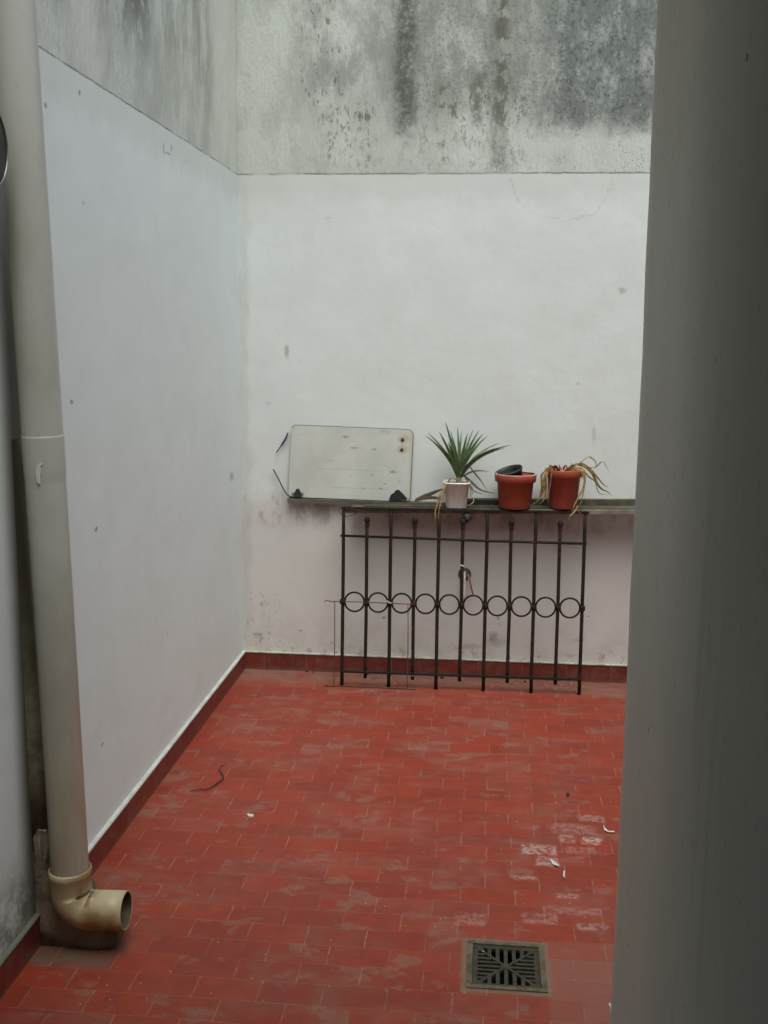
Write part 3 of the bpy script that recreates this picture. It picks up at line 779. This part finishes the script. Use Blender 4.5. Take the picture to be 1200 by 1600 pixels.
bm = bm_new(); bar(bm, gp(GXL-.010, GH+.003), gp(GXR+.016, GH+.005), .020, .0075); obj('rail', bm, M_black, gr)
bm = bm_new(); tube(bm, [gp(GXL-.012, .679), gp(0, .672)+Vector((0, -.007, 0)), gp(GXR+.010, .668)], .0058, 8); obj('rail', bm, M_black, gr, True)
bm = bm_new(); bar(bm, gp(GXL-.006, .069)+Vector((0, -.003, 0)), gp(GXR+.008, .069)+Vector((0, -.003, 0)), .022, .008); obj('rail', bm, M_black, gr)
M_tape = simple('white_tape', (.60, .60, .56), .6, .2, 60)
for i, z in ((6-1, .560), (3, .060), (2, ZR+.004)):
    x = GXL+sp*i; bm = bm_new(); c = gp(x, z)
    tube(bm, [c+Vector((-.001, 0, -.0025)), c+Vector((.001, 0, .0025))], .0150 if i == 2 else .0095, 14); obj('tape_band', bm, M_tape, gr, True)
p = gp(GXL+sp*5, .768)+Vector((.014, .004, .002))
tag(obj('plastic_lump', blob(p, .020, .014, .022, 5, .22), M_rub, None, True), 'shapeless black lump stuck on top of the grille knob below the white pot', 'scrap')

# thin rusty wire frame in front of the grille
M_wire = simple('rusty_wire', (.12, .05, .028), .8, .4, 30, col2=(.045, .025, .018))
wf = thing('wire_frame', (-.49, 4.645, 0), 'thin rusty wire rectangle standing against the left end of the iron grille', 'wire frame')
def wp(x, y, z=None, Y=4.648): return onY(x, y, Y)
zt = 4.672
tb = [(507, 940), (511, 938), (516, 939.5), (560, 940.5), (605, 942.5), (640, 944), (648, 945)]
bm = bm_new(); tube(bm, [onY(x, y, zt) for x, y in tb], .0022, 6); obj('top_wire', bm, M_wire, wf, True)
bb = [(507, 1073.5), (511, 1071.5), (520, 1072), (575, 1073), (610, 1075), (640, 1077.5), (646, 1078), (650, 1079.5)]
bm = bm_new()
ptsb = []
for i, (x, y) in enumerate(bb):
    v = onY(x, y, 4.650); v.z = max(.003, min(v.z, .006)) if i not in (0, 7) else .003; ptsb.append(v)
tube(bm, ptsb, .0026, 6); obj('bottom_wire', bm, M_wire, wf, True)
for (a, b, j) in (((523, 940), (521.5, 1072), 2), ((637.5, 944), (636, 1077), 5)):
    bm = bm_new(); A_ = onY(*a, zt); B_ = onY(*b, 4.650); B_.z = .004
    mid = (A_+B_)/2+Vector((.002, 0, 0)); tube(bm, spline([A_, mid, B_], 5), .0021, 6); obj('upright_wire', bm, M_wire, wf, True)

# tap on the wall behind the grille
tp_ = onY(726, 897, YW); tap = thing('wall_tap', tp_, 'rusty round tap plate with a white stem on the wall behind the grille', 'tap')
M_rplate = simple('rusty_plate', (.13, .075, .052), .7, .4, 60, col2=(.07, .035, .025))
bm = bm_new(); lathe(bm, tp_, [(.030, 0), (.030, .003), (.026, .007), (.013, .010), (.012, .03), (0, .03)], 28, Vector((0, -1, 0))); obj('plate', bm, M_rplate, tap, True)
bm = bm_new(); tube(bm, [onY(726, 893, 4.835), onY(726, 905, 4.822), onY(725, 930, 4.815), onY(724, 941, 4.815)], [.0052, .0055, .0052, .0045], 10); obj('stem', bm, M_tape, tap, True)
M_copper = simple('copper_lever', (.36, .17, .08), .6, .35, 50, col2=(.22, .10, .05))
bm = bm_new(); tube(bm, [onY(731, 897, 4.83), onY(734, 908, 4.82), onY(739, 929, 4.81)], [.0055, .0042, .0036], 8); obj('lever', bm, M_copper, tap, True)

# ------------------------------------------------------------ pots and plants
M_wpot = simple('white_plastic_pot', (.74, .77, .72), .5, .3, 22, col2=(.62, .65, .58))
def terracotta():
    n = NB('red_plastic_pot', .5, .45)
    c = n.mix(n.ramp(n.noise(14, 5, .6), .35, .65), (.36, .075, .042), (.29, .058, .034))
    c = n.mix(n.ramp(n.noise(45, 5, .7), .58, .72, 0, .5), c, (.36, .16, .12))
    c = n.mix(n.ramp(n.z, .835, .815, 0, .4), c, (.16, .05, .03)); n.color(c); n.bump(n.noise(40, 4, .6), .15, .001); return n.m
M_rpot = terracotta()
M_soil = simple('dry_soil', (.06, .042, .028), .95, .5, 60, bump=.8, bd=.006)
M_leafg = NB('spiky_leaf', .45, .4); _n = M_leafg
_c = _n.mix(_n.ramp(_n.noise(25, 4, .6), .35, .65), (.14, .22, .10), (.055, .11, .05)); _n.color(_n.mix(_n.ramp(_n.z, .93, .875, 0, .6), _c, (.25, .31, .14)))
M_leafg = _n.m
M_dry = simple('dry_leaf', (.25, .155, .05), .8, .4, 50, col2=(.11, .06, .022))
M_dry2 = simple('pale_dry_leaf', (.33, .24, .085), .8, .4, 50, col2=(.16, .095, .035))
M_olive = simple('withered_olive_leaf', (.12, .125, .06), .8, .4, 40, col2=(.16, .10, .06))

# white pot with spiky plant
def pot_from(px_l, px_r, y_top, y_bot, px_bl, px_br, Y, name, label, mat, rim, group=None, sq=None, scale_r=1.0):
    a, b = onY(px_l, y_top, Y), onY(px_r, y_top, Y); c, d = onY(px_bl, y_bot, Y), onY(px_br, y_bot, Y)
    rt = (b.x-a.x)/2; rb = (d.x-c.x)/2; cx = (a.x+b.x+c.x+d.x)/4; zb = zl(cx)+.001; h = (a.z+b.z)/2-zb
    t = thing(name, (cx, Y, zb), label, 'potted plant' if name != 'flower_pot' else 'flower pot', group)
    bm = bm_new(); rr_ = rb+(rt*.93-rb)
    if rim:
        k = 1-rim/h; rk = rb+(rt*.90-rb)*k/1.0
        prof = [(0, .0), (rb*.96, 0), (rb, .003), (rk, h*k), (rk+.004, h*k+.001), (rt*.975, h*k+.003), (rt, h-.002), (rt-.001, h), (rt-.005, h), (rt-.006, h*k+.003), (rk-.003, h*k-.004), (rb*.9, .012), (0, .012)]
    else:
        prof = [(0, 0), (rb*.95, 0), (rb, .003), (rt*.96, h*.93), (rt, h*.935), (rt, h), (rt-.003, h), (rt*.93, h*.9), (rb*.9, .01), (0, .01)]
    lathe(bm, (cx, Y, zb), prof, 40, sq=sq)
    obj('pot', bm, mat, t, True)
    bm = bm_new(); zs_ = zb+h*(.90 if name != 'flower_pot' else .8); rs = rt*.93-.004
    rings = [[bm.verts.new((cx+rs*q_*math.cos(a_)*1., Y+rs*q_*math.sin(a_), zs_+.006*mnoise.noise(Vector((q_*4, a_*2, cx))))) for a_ in [2*math.pi*k/24 for k in range(24)]] for q_ in (1, .66, .33)]
    for A, B in zip(rings, rings[1:]):
        for k in range(24): bm.faces.new((A[k], A[(k+1) % 24], B[(k+1) % 24], B[k]))
    bm.faces.new(rings[-1]); obj('soil', bm, M_soil, t, True)
    return t, cx, zb, h, rt
wp_, cx, zb, h, rt = pot_from(692.5, 734.5, 752, 792, 697, 729, 4.755, 'potted_plant', 'white tapered pot holding a green spiky plant on the shelf', M_wpot, 0, 'pots on the shelf', sq=4.5)
Yp = 4.755; base = onY(717, 748, Yp)
tips = [(664, 680, -.03), (668, 676, .0), (686, 674, .03), (695.5, 658, -.02), (715, 667, .02), (721, 673, .05), (740, 670, .04), (749, 671.5, .0), (755, 677.5, -.05), (762, 681, .03), (781, 692, .02), (799, 695, -.06),
        (728, 683, -.07), (708, 685, -.06), (700, 690, -.10), (790, 700, -.02), (745, 699, -.08), (690, 684, -.05), (772, 706, -.03), (684, 694, .04), (731, 676, -.01), (704, 672, .05),
        (776, 699, -.10), (676, 690, -.09)]
bm = bm_new()
for i, (x, y, dy) in enumerate(tips):
    tp3 = onY(x, y, min(Yp+dy, 4.85)); b0 = base+Vector((R.uniform(-.006, .006), R.uniform(-.006, .006), R.uniform(-.004, .008)))
    dr_ = abs(x-717)/80
    m1 = b0.lerp(tp3, .33)+Vector(((717-x)*.00012, 0, .008+.018*dr_)); m2 = b0.lerp(tp3, .68)+Vector(((717-x)*.00008, 0, .006+.018*dr_))
    leaf(bm, [b0, m1, m2, tp3], R.uniform(.0115, .0150), Vector((1, R.uniform(-.5, .5), 0)), .22)
obj('foliage', bm, M_leafg, wp_, True)
bm = bm_new(); tube(bm, [Vector((base.x, Yp, zb+h*.85)), Vector((base.x, Yp, zb+h*.98)), base+Vector((0, 0, .012))], [.012, .013, .008], 10)
obj('stem', bm, M_dry2, wp_, True)
bm = bm_new()
def dl(pts, w_=.007, Y=None, side=Vector((1, .3, 0)), tgt=None):
    leaf(tgt or bm, [onY(x, y, Y_) for x, y, Y_ in pts], w_, side, .2)
def dlt(pts, w_, side=Vector((0, 0, 1))): leaf(bm, [onY(x, y, Y_) for x, y, Y_ in pts], w_, side, .15)
dlt([(722, 745, 4.76), (735, 738, 4.75), (748, 735.5, 4.75), (764, 737, 4.76)], .008)
dlt([(724, 742, 4.76), (735, 752, 4.75), (752, 766, 4.75), (775, 771, 4.75)], .011)
dlt([(733, 728, 4.78), (742, 740, 4.76), (752, 752, 4.76), (762, 768, 4.74)], .007)
dlt([(726, 745, 4.75), (735, 760, 4.74), (742, 768, 4.74), (757, 772, 4.75)], .007)
dlt([(715, 750, 4.72), (704, 748, 4.705), (698, 760, 4.70), (696, 772, 4.70)], .007, Vector((1, 0, 0)))
dlt([(722, 752, 4.72), (731, 756, 4.715), (736, 766, 4.71), (734, 777, 4.71)], .006, Vector((1, 0, 0)))
dlt([(734, 756, 4.73), (739, 766, 4.72), (736, 776, 4.71)], .004, Vector((1, 0, 0)))
obj('withered_leaves', bm, M_olive, wp_, True)
bm = bm_new()
dlt([(697, 757, 4.70), (690, 770, 4.69), (684, 785, 4.688), (680, 800, 4.685), (681, 818, 4.685)], .010, Vector((1, 0, 0)))
dlt([(697, 758, 4.72), (692, 775, 4.70), (687, 792, 4.685), (684, 812, 4.683)], .005, Vector((1, 0, 0)))
dlt([(733, 776, 4.73), (739, 777, 4.715), (739, 785, 4.705), (728, 791, 4.69)], .005, Vector((1, 0, 0)))
obj('withered_leaves', bm, M_dry2, wp_, True)
# broad grey-green leaf lying left of the white pot
bm = bm_new()
dlt([(649, 782, 4.745), (662, 777, 4.745), (680, 769, 4.75), (695, 763, 4.76)], .022, Vector((.2, -.3, 1)))
dlt([(648, 783, 4.735), (665, 779, 4.73), (682, 779, 4.73), (694, 782, 4.74)], .012, Vector((.2, -.3, 1)))
dlt([(655, 780, 4.735), (672, 776, 4.73), (690, 778, 4.73)], .008, Vector((.2, -.3, 1)))
tag(obj('fallen_leaves', bm, M_olive, None, True), 'withered grey green leaves lying on the shelf left of the white pot', 'dead leaves')
# black tray between the pots
c = onY(757, 783, 4.80); bm = bm_new(); zt_ = zl(c.x)+.008
prism(bm, [(c.x-.062, zt_), (c.x+.055, zt_), (c.x+.060, zt_+.022), (c.x-.066, zt_+.022)], 'y', 4.780, 4.818)
bmesh.ops.bevel(bm, geom=bm.edges[:], offset=.003, segments=2)
tag(obj('plant_tray', bm, M_rub), 'low black plastic tray on the shelf between the white and red pots', 'tray')

# red pot holding a black nursery pot
rp, cx, zb, h, rt = pot_from(771, 837, 740, 792, 781, 831, 4.752, 'flower_pot', 'red plastic pot with a tilted black nursery pot lying in its mouth', M_rpot, .036, 'pots on the shelf')
bm = bm_new(); rs = rt-.003
lathe(bm, (cx, 4.752, zb+h), [(rs-.0045, -.0006), (rs-.0040, .0012), (rs+.0005, .0012), (rs+.0022, -.0002)], 40)
obj('rim_dust', bm, simple('lime_dust', (.44, .36, .33), .9, .4, 40, col2=(.33, .14, .10)), rp, True)
c = onY(798, 741, 4.75); axn = Vector((-.32, -.16, 1)).normalized()
npot = thing('nursery_pot', c, 'black plastic nursery pot tipped over inside the left red pot', 'nursery pot')
bm = bm_new(); lathe(bm, c+Vector((0, 0, -.016)), [(.050, -.03), (.058, .026), (.062, .027), (.062, .038), (.059, .038), (.055, .024), (.046, -.028), (0, -.028)], 36, axn)
obj('pot', bm, M_rub, npot, True)

# right red pot with hanging dead leaves
rp2, cx, zb, h, rt = pot_from(850, 909, 733, 791, 860, 903, 4.755, 'potted_plant', 'red plastic pot spilling long dry yellow brown leaves over its sides', M_rpot, .034, 'pots on the shelf')
bm = bm_new()
S = Vector((1, -.3, .3))
def strand(bm, pts, w_): leaf(bm, [onY(x, y, Y_) for x, y, Y_ in pts], w_, S, .15, 6, .8)
strand(bm, [(866, 735, 4.74), (855, 736, 4.71), (850, 748, 4.70), (846, 765, 4.70), (842, 780, 4.70), (832, 789, 4.70)], .010)
strand(bm, [(862, 734, 4.74), (853, 742, 4.70), (853, 760, 4.70), (851, 778, 4.70), (842, 788, 4.70)], .011)
strand(bm, [(868, 734, 4.74), (848, 738, 4.72), (846, 752, 4.71), (847, 770, 4.71), (840, 782, 4.71), (828, 790, 4.70)], .008)
strand(bm, [(872, 736, 4.72), (863, 737, 4.695), (860, 755, 4.693), (857, 775, 4.69), (856, 790, 4.69)], .006)
strand(bm, [(876, 735, 4.74), (864, 729, 4.73), (854, 731, 4.72), (849, 740, 4.71), (844, 751, 4.71)], .008)
strand(bm, [(858, 740, 4.72), (850, 752, 4.70), (850, 766, 4.70), (845, 777, 4.70)], .010)
obj('dry_leaves', bm, M_dry, rp2, True)
bm = bm_new()
strand(bm, [(885, 736, 4.76), (897, 726, 4.74), (913, 729, 4.73), (925, 740, 4.73), (934, 757, 4.73), (940, 764, 4.73), (950, 769, 4.73), (956, 775, 4.73)], .011)
strand(bm, [(883, 736, 4.76), (905, 724, 4.74), (922, 733, 4.73), (935, 748, 4.72), (943, 757, 4.72), (951, 762, 4.72)], .009)
strand(bm, [(888, 735, 4.76), (905, 730, 4.73), (920, 745, 4.72), (930, 753, 4.72), (936, 770, 4.72), (953, 774, 4.72)], .007)
strand(bm, [(886, 735, 4.76), (903, 725, 4.75), (914, 718, 4.75), (921, 714, 4.75), (930, 721, 4.75), (931, 730, 4.75), (925, 735, 4.74)], .006)
strand(bm, [(890, 736, 4.76), (915, 731, 4.75), (930, 730, 4.75), (941, 721, 4.74), (947, 728, 4.73), (952, 739, 4.73)], .005)
strand(bm, [(897, 733, 4.74), (910, 735, 4.70), (914, 748, 4.695), (912, 765, 4.69), (909, 780, 4.69), (905, 794, 4.685)], .008)
strand(bm, [(899, 735, 4.74), (912, 745, 4.70), (911, 763, 4.69), (903, 778, 4.69), (897, 790, 4.685), (894, 799, 4.68)], .008)
strand(bm, [(884, 737, 4.75), (902, 733, 4.71), (910, 742, 4.70), (906, 752, 4.70)], .008)
strand(bm, [(878, 738, 4.76), (893, 731, 4.74), (908, 727, 4.73), (922, 737, 4.72), (928, 746, 4.72)], .008)
strand(bm, [(880, 737, 4.72), (892, 738, 4.69), (893, 748, 4.69)], .006)
strand(bm, [(872, 738, 4.75), (875, 731, 4.74), (873, 725, 4.73)], .006)
strand(bm, [(890, 734, 4.74), (893, 727, 4.73), (893, 723, 4.73)], .006)
for k in range(16):
    x = R.uniform(855, 905); x2 = x+R.uniform(-22, 26); strand(bm, [(x, 737, R.uniform(4.73, 4.82)), ((x+x2)/2, 731+R.uniform(-5, 3), R.uniform(4.73, 4.8)), (x2, 735+R.uniform(-3, 4), R.uniform(4.72, 4.82))], .006)
strand(bm, [(903, 790, 4.69), (897, 800, 4.685), (891, 806, 4.683), (889, 812, 4.683)], .006)
obj('dry_leaves', bm, M_dry2, rp2, True)
bm = bm_new()
strand(bm, [(907, 785, 4.69), (907, 800, 4.685), (905, 815, 4.682), (903, 838, 4.68)], .003)
strand(bm, [(903, 798, 4.685), (906, 806, 4.683), (904, 815, 4.682)], .012)
obj('dry_leaves', bm, M_wire, rp2, True)

# dry stem caught under the shelf end
bm = bm_new()
tube(bm, spline([onY(x, y, Y_) for x, y, Y_ in [(532, 793, 4.69), (530, 799, 4.69), (536, 806, 4.70), (546, 806, 4.72), (557, 802, 4.73), (562, 795, 4.735)]], 5), .0016, 5)
tube(bm, spline([onY(x, y, Y_) for x, y, Y_ in [(567, 791, 4.71), (567, 797, 4.70), (571, 802, 4.70), (575, 804, 4.71)]], 5), .0014, 5)
tube(bm, spline([onY(x, y, Y_) for x, y, Y_ in [(545, 792, 4.735), (552, 798, 4.73), (560, 797, 4.73), (570, 790, 4.735)]], 5), .0014, 5)
tag(obj('dry_stem', bm, M_wire, None, True), 'thin dry stem looped under the left end of the shelf', 'dry stem')

# ------------------------------------------------------------ litter on the floor
bm = bm_new(); S2 = [onZ(x, y, .004) for x, y in [(297, 1236), (305, 1236.5), (313, 1235), (325, 1233), (337, 1227), (348, 1218), (347, 1209), (342, 1204), (346, 1199), (350, 1196)]]
for i, p in enumerate(S2): p.z = .004+.004*abs(math.sin(i))
tube(bm, [p+Vector((R.uniform(-.002, .002), R.uniform(-.002, .002), 0)) for p in spline(S2, 4)], [.0014+.0016*abs(math.sin(k*1.7))*math.sin(math.pi*min(1, k/36)) for k in range(37)], 7)
tag(obj('twig', bm, simple('dark_twig', (.045, .022, .015), .8, .4, 60), None, True), 'dark bent twig lying on the red tiles near the left wall', 'twig')
def chip(pts, thick, mat, name, label, cat, group=None, curl=0.):
    bm = bm_new(); P = [onZ(x, y, 0) for x, y in pts]; c = sum(P, Vector())/len(P)
    P = [c+(p-c)*.78 for p in P]
    def zz(p, t): return .0012+t+curl*.6*abs((p-c).length)
    A = [bm.verts.new((p.x, p.y, zz(p, 0))) for p in P]; B = [bm.verts.new((p.x, p.y, zz(p, thick))) for p in P]
    bm.faces.new(A[::-1]); bm.faces.new(B)
    for i in range(len(P)): bm.faces.new((A[i], A[(i+1) % len(P)], B[(i+1) % len(P)], B[i]))
    return tag(obj(name, bm, mat), label, cat, group)
M_chip = simple('white_plaster_chip', (.58, .55, .51), .8, .2, 60)
chip([(384, 1274), (388, 1273), (391, 1275), (397, 1274), (398, 1277), (393, 1279), (387, 1278)], .005, M_chip, 'paper_scrap', 'small white scrap lying on the red tiles right of the twig', 'scrap')
chip([(940, 1290), (943, 1294), (950, 1300), (963, 1302), (963, 1304), (950, 1303), (942, 1299)], .002, M_chip, 'plaster_flake', 'white curved flake touching the door jamb edge on the red floor', 'flake', 'white flakes on the right of the floor', .25)
chip([(857, 1343), (862, 1345), (869, 1350), (877, 1357), (872, 1357), (862, 1352)], .002, M_chip, 'plaster_flake', 'white pointed flake beside the pale smears on the red floor', 'flake', 'white flakes on the right of the floor', .25)
chip([(880, 1364), (883, 1363), (882, 1368), (883, 1375), (880, 1376), (879, 1370)], .004, M_chip, 'plaster_flake', 'small upright white flake, the one nearest the drain', 'flake', 'white flakes on the right of the floor', .3)
chip([(884, 1241), (889, 1241), (890, 1245), (886, 1246)], .006, M_rub, 'pebble', 'small black crumb on the red tiles near the jamb', 'pebble')
# loose strip by the jamb foot
bm = bm_new(); a = onZ(958, 1606); tube(bm, spline([a, a+Vector((-.004, .0, .03)), a+Vector((-.010, .004, .058))], 4), [.006, .006, .0055, .005, .0045, .004, .0035, .003, .002], 6)
tag(obj('plastic_strip', bm, M_chip, None, True), 'small upright white strip on the floor against the foot of the jamb', 'strip')
# crumbs (nobody could count them)
bm = bm_new()
def crumb(x, y, s):
    vs = [bm.verts.new((x+s*dx*R.uniform(.6, 1.2), y+s*dy*R.uniform(.6, 1.2), .0005+s*dz*R.uniform(.5, 1))) for dx, dy, dz in ((-1, -1, 0), (1, -1, 0), (1, 1, 0), (-1, 1, 0), (0, 0, 1.2))]
    for f in ((0, 1, 4), (1, 2, 4), (2, 3, 4), (3, 0, 4), (3, 2, 1, 0)): bm.faces.new([vs[i] for i in f])
for i in range(150): crumb(R.uniform(-.65, .45), 4.86-abs(R.gauss(0, .09))-.012, R.uniform(.0015, .0045))
for i in range(120): crumb(R.uniform(-1.05, .6), R.uniform(2.1, 4.8), R.uniform(.0010, .0026))
tag(obj('crumbs', bm, simple('plaster_crumbs', (.42, .33, .25), .9, .6, 400, lo=.45, hi=.55), None), 'fine pale plaster crumbs scattered on the red floor', 'crumbs', kind='stuff')
bm = bm_new()
for (x, y, s) in [(574, 1054, .010), (586, 1049, .006), (690, 1060, .011), (480, 1050, .008), (489, 1051, .006), (820, 1066, .007), (720, 1063, .006)]:
    p = onZ(x, y); b2 = blob(Vector((p.x, p.y, s*.5)), s, s*.7, s*.6, x, .35, 1); me = bpy.data.meshes.new('t'); b2.to_mesh(me); b2.free(); bm.from_mesh(me); bpy.data.meshes.remove(me)
tag(obj('dirt_clods', bm, M_rub, None), 'dark dirt crumbs on the floor beneath the iron grille', 'dirt', kind='stuff')
